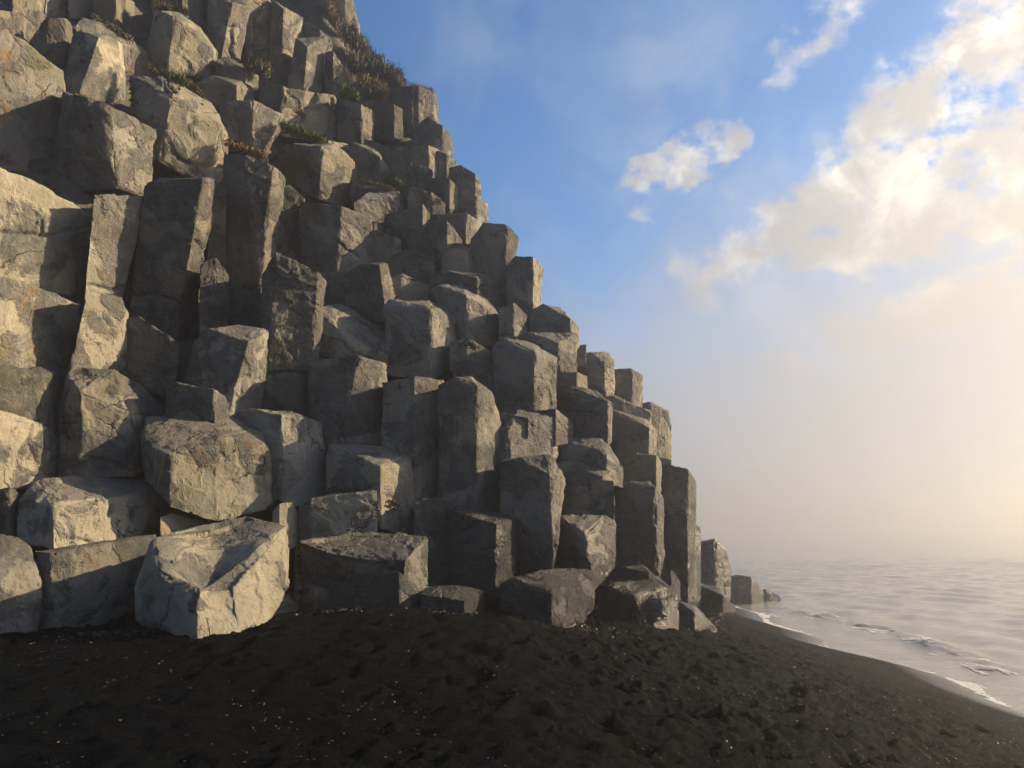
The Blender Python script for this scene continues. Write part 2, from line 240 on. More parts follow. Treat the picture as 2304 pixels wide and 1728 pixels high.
def basalt():
    m, t, b, out = material('basalt')
    tc = t.new('ShaderNodeTexCoord'); oi = t.new('ShaderNodeObjectInfo')
    geo = t.new('ShaderNodeNewGeometry')
    P = geo.outputs['Position']
    sep = t.new('ShaderNodeSeparateColor', ins={0: oi.outputs['Color']}); tint, stain, wet = sep.outputs
    rnd = oi.outputs['Random']; W0 = P
    off = t.new('ShaderNodeVectorMath', operation='SCALE', ins={0: t.new('ShaderNodeCombineXYZ', ins={0: rnd, 1: t.math('FRACT', t.math('MULTIPLY', rnd, 7.3)), 2: t.math('FRACT', t.math('MULTIPLY', rnd, 31.7))}).outputs[0], 'Scale': 40.}).outputs[0]
    scl = t.math('ADD', .75, t.math('MULTIPLY', t.math('FRACT', t.math('MULTIPLY', rnd, 13.1)), .7))
    P = t.new('ShaderNodeVectorMath', operation='ADD', ins={0: t.new('ShaderNodeVectorMath', operation='SCALE', ins={0: P, 'Scale': scl}).outputs[0], 1: off}).outputs[0]
    r2 = t.math('FRACT', t.math('MULTIPLY', rnd, 5.7)); r3 = t.math('FRACT', t.math('MULTIPLY', rnd, 17.9))
    big = t.noise(P, .9, 4, .6); mid = t.noise(P, 3.0, 8, .7, .6); fine = t.noise(P, 20, 6, .72); grain = t.noise(P, 85, 4, .7)
    streakv = t.new('ShaderNodeMapping', ins={'Vector': P, 'Scale': (5., 5., .7)}).outputs[0]
    streak = t.noise(streakv, 1.6, 6, .65, .4)
    # weathered tan skin broken away to rough grey rock
    skin = t.ramp(t.math('ADD', t.noise(P, 1.25, 6, .58, .5), t.math('MULTIPLY', t.math('SUBTRACT', r2, .5), .16)), .465, .55)
    tan = t.mix(t.ramp(big, .35, .65), (.158, .143, .107, 1), (.216, .194, .148, 1))
    tan = t.mix(t.math('MULTIPLY', t.ramp(mid, .55, .70), .55), tan, (.12, .10, .07, 1))
    tan = t.mix(t.math('MULTIPLY', t.ramp(r3, .45, .9), .65), tan, (.150, .143, .130, 1))
    grey = t.mix(t.ramp(mid, .40, .60), (.126, .122, .107, 1), (.048, .048, .045, 1))
    grey = t.mix(t.math('MULTIPLY', r3, .5), grey, (.115, .108, .100, 1))
    c = t.mix(skin, tan, grey)
    c = t.mix(t.math('MULTIPLY', t.ramp(streak, .56, .72), .30), c, (.26, .235, .19, 1))
    c = t.mix(t.math('MULTIPLY', t.ramp(t.math('SUBTRACT', 1., streak), .56, .70), .35), c, (.055, .052, .048, 1))
    c = t.mix(t.math('MULTIPLY', t.ramp(fine, .53, .68), .5), c, (.050, .047, .043, 1))
    # rust and olive lichen stains
    rs = t.math('MULTIPLY', t.ramp(t.noise(P, 1.7, 5, .65, .8), .50, .68), stain)
    c = t.mix(t.math('MULTIPLY', rs, .65), c, (.20, .115, .045, 1))
    ol = t.math('MULTIPLY', t.ramp(t.noise(t.new('ShaderNodeMapping', ins={'Vector': P, 'Location': (31, 7, 3)}).outputs[0], 1.3, 6, .7), .50, .66), t.math('ADD', stain, .15))
    c = t.mix(t.math('MULTIPLY', ol, .55), c, (.105, .100, .040, 1))
    # pale lichen specks
    sp = t.new('ShaderNodeTexVoronoi', ins={'Vector': P, 'Scale': 17., 'Randomness': 1.})
    spm = t.math('MULTIPLY', t.math('LESS_THAN', sp.outputs['Distance'], .16), t.ramp(t.noise(P, 1.1, 2), .52, .62))
    c = t.mix(t.math('MULTIPLY', spm, .45), c, (.33, .32, .29, 1))
    up = t.ramp(t.math('ADD', t.new('ShaderNodeSeparateXYZ', ins={0: geo.outputs['Normal']}).outputs[2], t.math('MULTIPLY', t.math('SUBTRACT', mid, .5), .9)), .55, .85)
    c = t.mix(t.math('MULTIPLY', up, .7), c, (.075, .070, .064, 1))
    # cracks
    wv = t.new('ShaderNodeVectorMath', operation='ADD', ins={0: P, 1: t.new('ShaderNodeVectorMath', operation='SCALE', ins={0: t.noise(P, 1.5, 4, .6, 0, 1), 'Scale': .9}).outputs[0]}).outputs[0]
    cr = t.new('ShaderNodeTexVoronoi', feature='DISTANCE_TO_EDGE', ins={'Vector': wv, 'Scale': .6}).outputs['Distance']
    crm = t.math('MULTIPLY', t.math('SUBTRACT', 1., t.ramp(cr, .0, .016)), t.ramp(t.noise(P, 1.1, 3), .52, .60))
    c = t.mix(t.math('MULTIPLY', crm, .7), c, (.02, .017, .016, 1))
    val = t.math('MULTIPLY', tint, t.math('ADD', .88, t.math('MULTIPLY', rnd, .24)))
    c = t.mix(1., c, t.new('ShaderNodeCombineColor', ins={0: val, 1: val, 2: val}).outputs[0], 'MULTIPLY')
    # tide-wet dark band low on the seaward rocks
    ws = t.new('ShaderNodeSeparateXYZ', ins={0: W0})
    tide = t.math('MULTIPLY', t.ramp(t.math('ADD', ws.outputs[2], t.math('MULTIPLY', big, 1.4)), 2.9, 1.5), t.ramp(ws.outputs[0], -3.2, .4))
    wet = t.math('MAXIMUM', wet, t.math('MULTIPLY', tide, .93))
    c = t.mix(t.math('MULTIPLY', wet, .93), c, (.011, .011, .012, 1))
    t.l.new(c, b.inputs['Base Color'])
    r = t.math('SUBTRACT', t.math('ADD', .62, t.math('MULTIPLY', fine, .3)), t.math('MULTIPLY', wet, .62), clamp=True)
    t.l.new(t.math('MAXIMUM', r, .22), b.inputs['Roughness']); b.inputs['Specular IOR Level'].default_value = .35
    rgh = t.math('ADD', .45, t.math('MULTIPLY', skin, .75))
    h = t.math('MULTIPLY', rgh, t.math('ADD', t.math('MULTIPLY', mid, .075), t.math('MULTIPLY', fine, .052)))
    h = t.math('SUBTRACT', h, t.math('MULTIPLY', skin, .012))
    h = t.math('ADD', h, t.math('MULTIPLY', grain, .009)); h = t.math('ADD', h, t.math('MULTIPLY', streak, .012))
    h = t.math('SUBTRACT', h, t.math('MULTIPLY', crm, .03))
    bp = t.new('ShaderNodeBump', ins={'Strength': .9, 'Distance': 1., 'Height': h}); t.l.new(bp.outputs[0], b.inputs['Normal'])
    return m
BASALT = basalt()

# ---------------------------------------------------------------- rocks
KIND = {'b': ('boulder', 'boulder', 'boulders piled at the foot of the cliff'), 'c': ('basalt_column', 'rock column', 'basalt columns of the cliff'),
        'k': ('basalt_block', 'rock block', 'broken basalt blocks of the cliff'), 's': ('rock_slab', 'rock slab', 'slabs and ledges of the cliff'), 't': ('stone', 'stone', 'smaller stones lodged in the cliff')}
CODE = {'L': -.9, 'l': -.4, 'F': 0., 'R': 1.6, 'Q': 2.6}
def parse(line):
    kind, label, d, tint, edges, extra = line.split('|')
    tok = edges.split(); E = []; dd = 0.
    for i, s in enumerate(tok):
        if i % 2 == 0:
            v = [float(q) for q in s.split(',')]
            if len(v) == 3: v.append(v[0])
            if E: dd += slope*(v[0]-E[-1][0]+v[3]-E[-1][3])/2
            E.append(v+[dd])
        else: slope = CODE[s] if s in CODE else float(s)
    m = min(e[4] for e in E)
    pts = []
    for e in E:
        hh = e[2]-e[1]
        pts.append((e[0], e[1], e[4]-m+.06*hh)); pts.append((e[3], e[2], e[4]-m))
    front = min(E, key=lambda e: e[4])
    for s in extra.split():
        x, y, q = [float(v) for v in s.split(',')]; pts.append((x, y, q))
    return kind, label, d, [float(v) for v in tint.split(',')], pts, front

def rock_raw(line):
    kind, label, d, tint, pts, front = parse(line)
    xs = [p[0] for p in pts]; ys = [p[1] for p in pts]; cx = (min(xs)+max(xs))/2; cy = (min(ys)+max(ys))/2
    if d == 'g': R0 = min(hit_ground(front[3], front[2]-6), surf(cx, cy*.75+max(ys)*.25)-.25)
    else: R0 = surf(cx, cy*.75+max(ys)*.25)+float(d)
    px = R0/F
    P = [CAM+ray(x, y)*(R0+q*px) for x, y, q in pts]
    c = sum(P, Vector())/len(P)
    wpx = max(xs)-min(xs); thick = max(.35, min(1.9, wpx*px*1.0))
    dirn = ray(cx, cy); dirn = Vector((dirn.x, dirn.y, min(dirn.z, .12))).normalized()
    mxd = max(q for _, _, q in pts)*px
    P2 = []
    for (x, y, q), p in zip(pts, P):
        b = c+(p-c)*.86; b = b+dirn*(mxd-q*px+thick)
        P2.append(b)
    cc = sum(P+P2, Vector())/len(P+P2)
    bm = bmesh.new()
    for p in P+P2: bm.verts.new(p+(p-cc).normalized()*6.*px)
    r = bmesh.ops.convex_hull(bm, input=bm.verts[:])
    bmesh.ops.delete(bm, geom=list(set(g for g in r['geom_interior']+r['geom_unused'] if isinstance(g, bmesh.types.BMVert))), context='VERTS')
    bmesh.ops.dissolve_limit(bm, angle_limit=.09, verts=bm.verts[:], edges=bm.edges[:])
    bmesh.ops.recalc_face_normals(bm, faces=bm.faces[:])
    segs = []
    for e in bm.edges:
        if len(e.link_faces) == 2 and e.calc_face_angle(0) > .30: e.smooth = False; segs.append((e.verts[0].co.copy(), e.verts[1].co.copy()))
    for f in bm.faces: f.material_index = 1 if f.normal.dot(CAM-f.calc_center_median()) > -.15*(CAM-f.calc_center_median()).length else 0
    bmesh.ops.triangulate(bm, faces=bm.faces[:])
    tgt = max(.012, 3.6*px)
    for _ in range(12):
        L = [e for e in bm.edges if e.calc_length() > (tgt if any(f.material_index for f in e.link_faces) else tgt*4)*1.35]
        if not L: break
        bmesh.ops.subdivide_edges(bm, edges=L, cuts=1)
        bmesh.ops.triangulate(bm, faces=[f for f in bm.faces if len(f.verts) > 3])
    bm.normal_update()
    me = bpy.data.meshes.new(KIND[kind][0]); 
    for f in bm.faces: f.material_index = 0; f.smooth = True
    bm.to_mesh(me); bm.free()
    size = min(wpx, max(ys)-min(ys))*px
    n = len(me.vertices)
    co = np.empty(n*3, np.float32); me.vertices.foreach_get('co', co); co = co.reshape(-1, 3).astype(float)
    nr = np.empty(n*3, np.float32); me.vertices.foreach_get('normal', nr); nr = nr.reshape(-1, 3).astype(float)
    s = max(.25, size)
    # distance to the nearest hard edge: edges are chipped and worn unevenly
    dist = np.full(n, 9.)
    for a, b in segs:
        a = np.array(a); ab = np.array(b)-a; t = np.clip(((co-a)@ab)/max(1e-9, ab@ab), 0, 1); dist = np.minimum(dist, np.linalg.norm(co-a-t[:,None]*ab, axis=1))
    f1, f2 = worley(co*(1.5/s)+3.1, 5)
    ch = fbm(co*(2.6/s)+40, 3, 77); bev = s*(.007+.055*np.clip(ch-.18, 0, .8)+.012*fbm(co*(9/s), 2, 78))
    disp = -.75*np.clip(bev-dist, 0, None)
    wp = co+.16*s*np.stack([fbm(co*(2.2/s), 3, 31), fbm(co*(2.2/s), 3, 32), fbm(co*(2.2/s), 3, 33)], 1)
    disp += s*(.014*fbm(co*(1.6/s), 3, 3) + .020*(f1-.5) + .016*facets(wp*(1.9/s), 51) + .010*facets(wp*(5.0/s), 61)) + .006*fbm(co*9, 4, 21) + .003*fbm(co*34, 2, 41)
    if label in DENTS:
        w = co-np.array(CAM); zc = w@np.array(FWD); X = W/2+F*w[:,0]/zc; Y = H/2-F*(w@np.array(UP))/zc; fr = np.clip(-(nr*w).sum(1)/np.linalg.norm(w, axis=1)*4, 0, 1)
        for it in DENTS[label].split(';'):
            v = [[float(q) for q in t.split(',')] for t in it.split()]
            if len(v[0]) == 4: disp -= v[0][3]*px*fr*np.exp(-((X-v[0][0])**2+(Y-v[0][1])**2)/v[0][2]**2)
            else:
                d2 = np.full(n, 1e9); Xn = X+5*vnoise(co*5, 91); Yn = Y+5*vnoise(co*5, 92)
                for (x0, y0), (x1, y1) in zip(v, v[1:]):
                    t = np.clip(((Xn-x0)*(x1-x0)+(Yn-y0)*(y1-y0))/((x1-x0)**2+(y1-y0)**2), 0, 1); d2 = np.minimum(d2, np.hypot(Xn-x0-t*(x1-x0), Yn-y0-t*(y1-y0)))
                disp -= 7*px*fr*np.exp(-(d2/3.2)**2)
    co = co+nr*disp[:,None]
    loc = np.array([co[:,0].mean(), co[:,1].mean(), min(p.z for p in P)]); co -= loc
    me.vertices.foreach_set('co', co.astype(np.float32).ravel()); me.update(); me.materials.append(BASALT)
    nm, cat, grp = KIND[kind]
    o = bpy.data.objects.new(nm, me); COL.objects.link(o); o.location = loc
    o['label'] = label; o['category'] = cat; o['group'] = grp; o['kind'] = 'thing'; o.color = (tint[0], tint[1], tint[2], 1)
    return n
# scooped faces "x,y,radius,depth" and open cracks "x,y x,y ..." (photo pixels)
DENTS = {
 'saddle-topped pale grey boulder standing frontmost on the black sand': '470,1200,75,60;500,1310,40,16',
 'biggest rounded boulder with a rough brown hexagonal end and bright right side': '480,1030,60,16;420,990,40,8',
 'wide wedge slab with brown shaded side and a bright forked right tip': '740,1285,110,45;880,1285,22,30;650,1245 760,1270 860,1262',
 'pale sunlit boulder with a curved black crack, above the flat-topped boulder': '66,922 61,950 73,992',
 'big sunlit block with a ragged split, cut by the left edge mid height': '-20,498 27,503 91,508 152,499 207,487;88,475 91,508',
 'flat-topped pale boulder with a dark mottled top, perched on the brown boulder': '242,1092 236,1115;150,1160 215,1180 262,1168',
 'large overhanging block with rough grey front and thin cream right side': '372,330 410,352 455,366 482,360',
 'sunlit tan column under the streaked overhanging block': '192,616 235,624 268,620',
 'tallest dark column with a long cream-lit right edge': '405,520 425,522 447,548;290,640 330,636 400,655',
 'block with a sloping rough grey top resting on the bright-ridged column': '676,768 735,782;748,752 800,775',
 'dark column with orange-stained bright middle face and grey right face': '722,522 745,535 770,552',
 'pale fractured wall block above the bright green moss': '690,188 668,230 650,262;720,215 712,300;640,240 705,232 748,262',
 'broad dark column with a rounded top and bright upper right corner': '572,808 640,800 688,812',
 'dark-topped block with a bright carved right face above the wedge slab': '855,1085,30,10;712,1068 770,1060 815,1048',
 'hollow dark block with a rough barked right face, below bright green moss': '625,385,45,40',
 'glossy black base boulder with a wet flared right skirt': '1400,1330,30,22;1330,1335,30,16',
 'tan pointed column with a shaded left side high on the cliff': '505,60 500,110 506,140',
 'tan column joined right of the pointed tan column, above a grass tuft': '552,40 548,90 556,128',
 'orange-tan block beneath the big split block at the left edge': '70,690,60,10',
}
VOX = 1.0
print('rocks', len(ROCKS.strip().splitlines()), 'verts', sum(rock_raw(ln) for ln in ROCKS.strip().splitlines()))

# ---------------------------------------------------------------- helpers for meshes
def mesh_obj(name, verts, faces, mat, smooth=True):
    me = bpy.data.meshes.new(name); me.from_pydata(verts.tolist() if hasattr(verts, 'tolist') else verts, [], faces.tolist() if hasattr(faces, 'tolist') else faces); me.update()
    if smooth: me.polygons.foreach_set('use_smooth', np.ones(len(me.polygons), bool))
    me.materials.append(mat); o = bpy.data.objects.new(name, me); COL.objects.link(o); return o
def grid_faces(nu, nv):
    i = np.arange((nu-1)*(nv-1)); a = (i//(nv-1))*nv+i % (nv-1)
    return np.stack([a, a+nv, a+nv+1, a+1], 1)

# ---------------------------------------------------------------- the cliff body behind the loose rocks
SILX = [(-420, 690), (-100, 700), (0, 715), (100, 735), (190, 850), (250, 905), (330, 930), (420, 985), (500, 1020), (600, 1090), (700, 1165), (800, 1255), (900, 1350), (1000, 1400), (1150, 1450), (1250, 1500), (1340, 1530), (1420, 1560)]
def cliff_body():
    ys = np.linspace(-420, 1420, 150); nx = 150; V = []
    sy, sx = zip(*SILX)
    for y in ys:
        xr = np.interp(y, sy, sx)+2
        row = list(np.linspace(-560, xr, nx))
        for x in row:
            V.append(CAM+ray(x, y)*(surf(x, min(y, 1300))+1.2))
        p = V[-1].copy()
        for k in range(1, 9): V.append(p+Vector((-.25*k*k*.12, k*1.1, 0)))
    V = np.array([tuple(v) for v in V]); q = V*np.array((1.15, 1.15, .45)); f1, f2 = worley(q+5, 3)
    st = _hash(*np.floor(q*1.3).astype(np.int64).T, 8)
    V[:, 1] += .35*(f1-.5)+.12*fbm(V*2.2, 4, 6)+.25*(st-.5)
    V[:, 2] += .1*fbm(V*1.7, 3, 16)
    o = mesh_obj('cliff', V, grid_faces(150, nx+8), BASALT); o['kind'] = 'structure'; o.color = (.42, .4, 0, 1)  # tinted darker than the rocks: shade of the gaps put into the colour
cliff_body()

# ---------------------------------------------------------------- black sand beach
def sand_mat():
    m, t, b, out = material('black_sand'); P = t.new('ShaderNodeNewGeometry').outputs['Position']
    sx = t.new('ShaderNodeSeparateXYZ', ins={0: P})
    n1 = t.noise(P, 1.2, 5, .6); n2 = t.noise(P, 14, 6, .75); n3 = t.noise(P, 140, 3, .8)
    c = t.mix(t.ramp(n1, .35, .65), (.0013, .0018, .0026, 1), (.0024, .0031, .0042, 1))
    c = t.mix(t.math('MULTIPLY', t.ramp(n3, .58, .74), .4), c, (.010, .0115, .014, 1))
    v = t.new('ShaderNodeTexVoronoi', ins={'Vector': P, 'Scale': 120.})
    sp = t.math('LESS_THAN', v.outputs['Distance'], .18); sp = t.math('MULTIPLY', sp, t.ramp(t.noise(P, 3, 3), .5, .7))
    c = t.mix(t.math('MULTIPLY', sp, .25), c, (.035, .034, .032, 1)); 
    # wet sand where the swash reaches
    wet = t.new('ShaderNodeMapRange', ins={0: t.math('ADD', sx.outputs[2], t.math('MULTIPLY', n1, .15)), 1: -1.05, 2: -1.33, 3: 0., 4: 1.}).outputs[0]
    t.l.new(c, b.inputs['Base Color'])
    r = t.math('SUBTRACT', t.math('ADD', .46, t.math('MULTIPLY', n2, .3)), t.math('MULTIPLY', wet, .42)); t.l.new(r, b.inputs['Roughness'])
    t.l.new(t.math('ADD', t.math('ADD', .02, t.math('MULTIPLY', t.ramp(n3, .60, .74), .08)), t.math('MULTIPLY', wet, .38)), b.inputs['Specular IOR Level'])
    dry = t.math('SUBTRACT', 1.05, wet)
    h = t.math('ADD', t.math('MULTIPLY', n2, .05), t.math('MULTIPLY', n3, .014)); h = t.math('MULTIPLY', h, dry)
    bp = t.new('ShaderNodeBump', ins={'Strength': 1., 'Distance': 1., 'Height': h}); t.l.new(bp.outputs[0], b.inputs['Normal'])
    return m
def warp(a, b, c0, n, p):  # non-uniform spacing, dense around c0
    u = np.linspace(-1, 1, n); w = np.sign(u)*np.abs(u)**p
    return np.where(w < 0, c0+w*(c0-a), c0+w*(b-c0))
def beach():
    xs = warp(-32, 30, 1.5, 860, 1.5); ys = np.concatenate([np.linspace(-40, 2.5, 30)[:-1], 2.5+ (np.linspace(0, 1, 680)**1.9)*60])
    X, Y = np.meshgrid(xs, ys, indexing='ij'); x, y = X.ravel(), Y.ravel(); z = ground(x, y)
    p = np.stack([x, y, z], 1); dryf = np.clip((z+1.0)/.35, 0, 1)*np.clip((7.5-x)/3, .12, 1)
    z = z+.035*fbm(p*np.array((.8, .8, 1)), 4, 2)*(dryf*.8+.2)+ .036*dryf*fbm(p*4.5, 4, 12) + .018*dryf*fbm(p*12, 3, 14)
    # footprints and scuffs
    for _ in range(1900):
        fx = rng.uniform(-9, 7); fy = 3.6+rng.uniform(0, 1)**1.3*13
        if rng.uniform() > np.clip((6.5-fx)/5, .05, 1): continue
        L = .05+.17*rng.uniform()**2; w = L*rng.uniform(.4, .7); a = rng.uniform(-.9, .9)+(.9 if rng.uniform() < .5 else 0); dep = rng.uniform(.015, .07)
        i0, i1 = np.searchsorted(xs, (fx-.5, fx+.5)); j0, j1 = np.searchsorted(ys, (fy-.5, fy+.5))
        if i1 <= i0 or j1 <= j0: continue
        gx, gy = X[i0:i1, j0:j1]-fx, Y[i0:i1, j0:j1]-fy
        u = (gx*math.cos(a)+gy*math.sin(a))/L; v = (-gx*math.sin(a)+gy*math.cos(a))/w; q = u*u+v*v
        Z = z.reshape(X.shape); Z[i0:i1, j0:j1] += -dep*np.exp(-q**1.5)+dep*.55*np.exp(-(np.sqrt(q)-1.5)**2*5)
    o = mesh_obj('sand_beach', np.stack([x, y, z], 1), grid_faces(len(xs), len(ys)), sand_mat()); o['kind'] = 'structure'
beach()

# ---------------------------------------------------------------- sea and foam
def sea_mat():
    m, t, b, out = material('sea_water'); P = t.new('ShaderNodeNewGeometry').outputs['Position']
    b.inputs['Base Color'].default_value = (.175, .172, .160, 1); b.inputs['Roughness'].default_value = .10; b.inputs['IOR'].default_value = 1.33; b.inputs['Specular IOR Level'].default_value = .5
    v1 = t.new('ShaderNodeMapping', ins={'Vector': P, 'Scale': (.9, 1.6, 1.)}).outputs[0]
    h = t.math('ADD', t.math('ADD', t.math('MULTIPLY', t.noise(v1, .9, 3, .5, .5), .09), t.math('MULTIPLY', t.noise(v1, .2, 3, .55, .6), .35)), t.math('MULTIPLY', t.noise(v1, 4.2, 5, .6, .6), .065))
    bp = t.new('ShaderNodeBump', ins={'Strength': .4, 'Distance': 1., 'Height': h}); t.l.new(bp.outputs[0], b.inputs['Normal'])
    return m
def wave(x, y):
    z = np.zeros_like(x)
    r2 = np.random.default_rng(3)
    for k in range(26):
        lam = r2.uniform(.6, 3.0); a = r2.normal(3.6, .7); ph = r2.uniform(0, 6.3); kx, ky = math.cos(a)*6.283/lam, math.sin(a)*6.283/lam
        z += .0042*lam*np.sin(kx*x+ky*y+ph+.8*np.sin(.21*x+.17*y+k))
    far = np.clip((x-8.5)/3, .08, 1)*np.exp(-np.maximum(0, np.hypot(x, y)-60)/80)
    z = z*far
    # small breaker curling along the shore
    xc = 10.9+.5*np.sin(y*.33)-.02*(y-20); br = np.exp(-((x-xc)/.42)**2)*np.clip((y-15)/4, 0, 1)*np.clip((36-y)/8, 0, 1)
    z += br*(.04+.055*fbm(np.stack([x*2.6, y*1.6, x*0], 1), 4, 90))
    return z
def sea():
    xs = 4+np.concatenate([np.linspace(0, 40, 330), 40+np.geomspace(.3, 900, 60)]); ys = np.concatenate([-60+np.linspace(0, 66, 30)[:-1], 6+np.linspace(0, 60, 520)[:-1], 66+np.geomspace(.15, 900, 80)])
    xs = np.concatenate([np.linspace(-300, 4, 25)[:-1], xs])
    X, Y = np.meshgrid(xs, ys, indexing='ij'); x, y = X.ravel(), Y.ravel(); z = SEA+wave(x, y)
    o = mesh_obj('sea', np.stack([x, y, z], 1), grid_faces(len(xs), len(ys)), sea_mat()); o['kind'] = 'structure'
    m, t, b, out = material('sea_foam'); b.inputs['Base Color'].default_value = (.50, .49, .47, 1); b.inputs['Roughness'].default_value = .6
    P = t.new('ShaderNodeNewGeometry').outputs['Position']
    t.l.new(t.new('ShaderNodeBump', ins={'Strength': .6, 'Distance': .03, 'Height': t.noise(P, 30, 4, .7)}).outputs[0], b.inputs['Normal'])
    V, Fc = [], []; st = .045
    ygr = np.arange(8, 40, st*1.4); 
    for yy in ygr:
        # where the sea sheet meets the sand
        xx = np.linspace(6.5, 11, 160); g = ground(xx, np.full_like(xx, yy)); i = int(np.argmax(g < SEA+.01)); x0 = xx[i]
        us = np.arange(-.12, 3.0, st); px = x0+us; p = np.stack([px, np.full_like(px, yy), px*0], 1)
        n = fbm(p*np.array((1.4, .9, 1)), 3, 60); w1, w2 = worley(p*np.array((3.2, 2.0, 1)), 70); lace = (w2-w1)
        edge = np.exp(-(us/.15)**2); xc = 10.9+.5*math.sin(yy*.33)-.02*(yy-20)
        brk = np.exp(-((px-xc+.35)/.45)**2)*np.clip((yy-15)/4, 0, 1)*np.clip((36-yy)/8, 0, 1)
        n3 = fbm(p*np.array((3.4, 2.4, 1)), 3, 66); brk = np.exp(-((px-xc+.25)/.55)**2)*np.clip((yy-14)/4, 0, 1)*np.clip((34-yy)/8, 0, 1)
        keep = (edge*(.62+.55*n)+.50*np.clip(n, 0, 1)*np.exp(-us/.9)+.62*brk*np.clip(n3*1.3, 0, 1)-lace*.75) > .23
        zz = np.maximum(SEA+wave(px, p[:, 1]), ground(px, p[:, 1])+.004)+.012
        for u in np.nonzero(keep)[0]:
            k = len(V); h = st*.55; hy = st*.75
            V += [(px[u]-h, yy-hy, zz[u]), (px[u]+h, yy-hy, zz[u]), (px[u]+h, yy+hy, zz[u]), (px[u]-h, yy+hy, zz[u])]; Fc.append((k, k+1, k+2, k+3))
    o = mesh_obj('foam', V, Fc, m); o['kind'] = 'stuff'
sea()

# ---------------------------------------------------------------- pebbles
def pebbles():
    m, t, b, out = material('pebble'); P = t.new('ShaderNodeNewGeometry').outputs['Position']
    c = t.mix(t.ramp(t.noise(P, 5, 2), .45, .75), (.010, .010, .011, 1), (.038, .036, .034, 1)); t.l.new(c, b.inputs['Base Color']); b.inputs['Roughness'].default_value = .55
    bm = bmesh.new(); bmesh.ops.create_icosphere(bm, subdivisions=1, radius=1); bv = np.array([v.co[:] for v in bm.verts]); bf = np.array([[v.index for v in f.verts] for f in bm.faces]); bm.free()
    V, Fc = [], []; k = 0
    for i in range(22000):
        yy = 3.8+rng.uniform()**1.6*13; xx = rng.uniform(-.75, .75)*yy
        if xx > 7.6: continue
        if xx < 2.2 and rng.uniform() < .55: continue
        r = .0035+.013*rng.uniform()**4
        if xx > 1.2: r *= 1.2
        if rng.uniform() < .012: r *= 2
        a = rng.uniform(0, 6.3); s = np.array((1, rng.uniform(.5, .9), rng.uniform(.3, .6)))*r
        q = bv*s; q = np.stack([q[:, 0]*math.cos(a)-q[:, 1]*math.sin(a), q[:, 0]*math.sin(a)+q[:, 1]*math.cos(a), q[:, 2]], 1)*(1+.18*rng.normal(size=(len(bv), 1)))
        V.append(q+np.array((xx, yy, float(ground(xx, yy))+.012))); Fc.append(bf+k); k += len(bv)
    for i in range(3200):
        xx = rng.uniform(-7.5, 7.5); yy = float(np.interp(xx, FX, FY))-.35-abs(rng.normal())*.45; r = .008+.034*rng.uniform()**5
        a = rng.uniform(0, 6.3); q = bv*np.array((1, rng.uniform(.5, .9), rng.uniform(.35, .7)))*r
        q = np.stack([q[:, 0]*math.cos(a)-q[:, 1]*math.sin(a), q[:, 0]*math.sin(a)+q[:, 1]*math.cos(a), q[:, 2]], 1)*(1+.18*rng.normal(size=(len(bv), 1)))
        V.append(q+np.array((xx, yy, float(ground(xx, yy))+.01))); Fc.append(bf+k); k += len(bv)
    o = mesh_obj('pebbles', np.concatenate(V), np.concatenate(Fc), m, False); o['kind'] = 'stuff'
pebbles()

# ---------------------------------------------------------------- plants on the ledges
def leaf_mat(name, c1, c2):
    m, t, b, out = material(name); P = t.new('ShaderNodeNewGeometry').outputs['Position']
    t.l.new(t.mix(t.ramp(t.noise(P, 6, 4), .35, .65), c1, c2), b.inputs['Base Color']); b.inputs['Roughness'].default_value = .7
    b.inputs['Specular IOR Level'].default_value = .2
    return m
GREEN = leaf_mat('green_moss', (.038, .062, .012, 1), (.085, .110, .022, 1)); OLIVE = leaf_mat('olive_grass', (.055, .060, .022, 1), (.110, .098, .042, 1))
DRY = leaf_mat('dry_grass', (.085, .066, .034, 1), (.155, .118, .06, 1)); DARK = leaf_mat('dark_scrub', (.035, .036, .016, 1), (.085, .070, .032, 1)); RUST = leaf_mat('rusty_herb', (.11, .060, .018, 1), (.12, .105, .03, 1))
def tuft(name, label, cat, x0, y0, x1, y1, wid, hgt, n, mat, lean=0, d=-.25, nrow=1):
    """blades growing along a ledge between two points of the cliff"""
    V, Fc = [], []; R = (surf(x0, y0)+surf(x1, y1))/2+d
    A, B = CAM+ray(x0, y0)*R, CAM+ray(x1, y1)*R; base = (A+B)/2; px = R/F
    for i in range(n):
        t = rng.uniform(); dep = rng.normal()*wid*px*.35; p = A.lerp(B, t)+Vector((rng.normal()*2*px, dep, rng.normal()*wid*px*.22))
        h = hgt*.72*px*rng.uniform(.35, 1.1)*(1-.5*abs(t-.5)); az = rng.uniform(0, 6.283); w = max(.004, .6*px)*rng.uniform(.7, 1.4)
        out = Vector((math.cos(az), math.sin(az), 0)); side = Vector((-out.y, out.x, 0))*w; bend = rng.uniform(.4, 1.3)
        k = len(V); dn = Vector((lean*h, 0, 0))
        p1 = p+out*h*.25*bend+dn*.3+Vector((0, 0, h*.6)); p2 = p+out*h*.7*bend+dn+Vector((0, 0, h*(1-.35*bend)))
        for q in (p-side, p+side, p1+side*.7, p1-side*.7, p2): V.append(tuple(q-base))
        Fc += [(k, k+1, k+2, k+3), (k+3, k+2, k+4)]
    o = mesh_obj(name, V, Fc, mat, False); o.location = base; o['label'] = label; o['category'] = cat; o['group'] = 'plants growing on the cliff ledges'
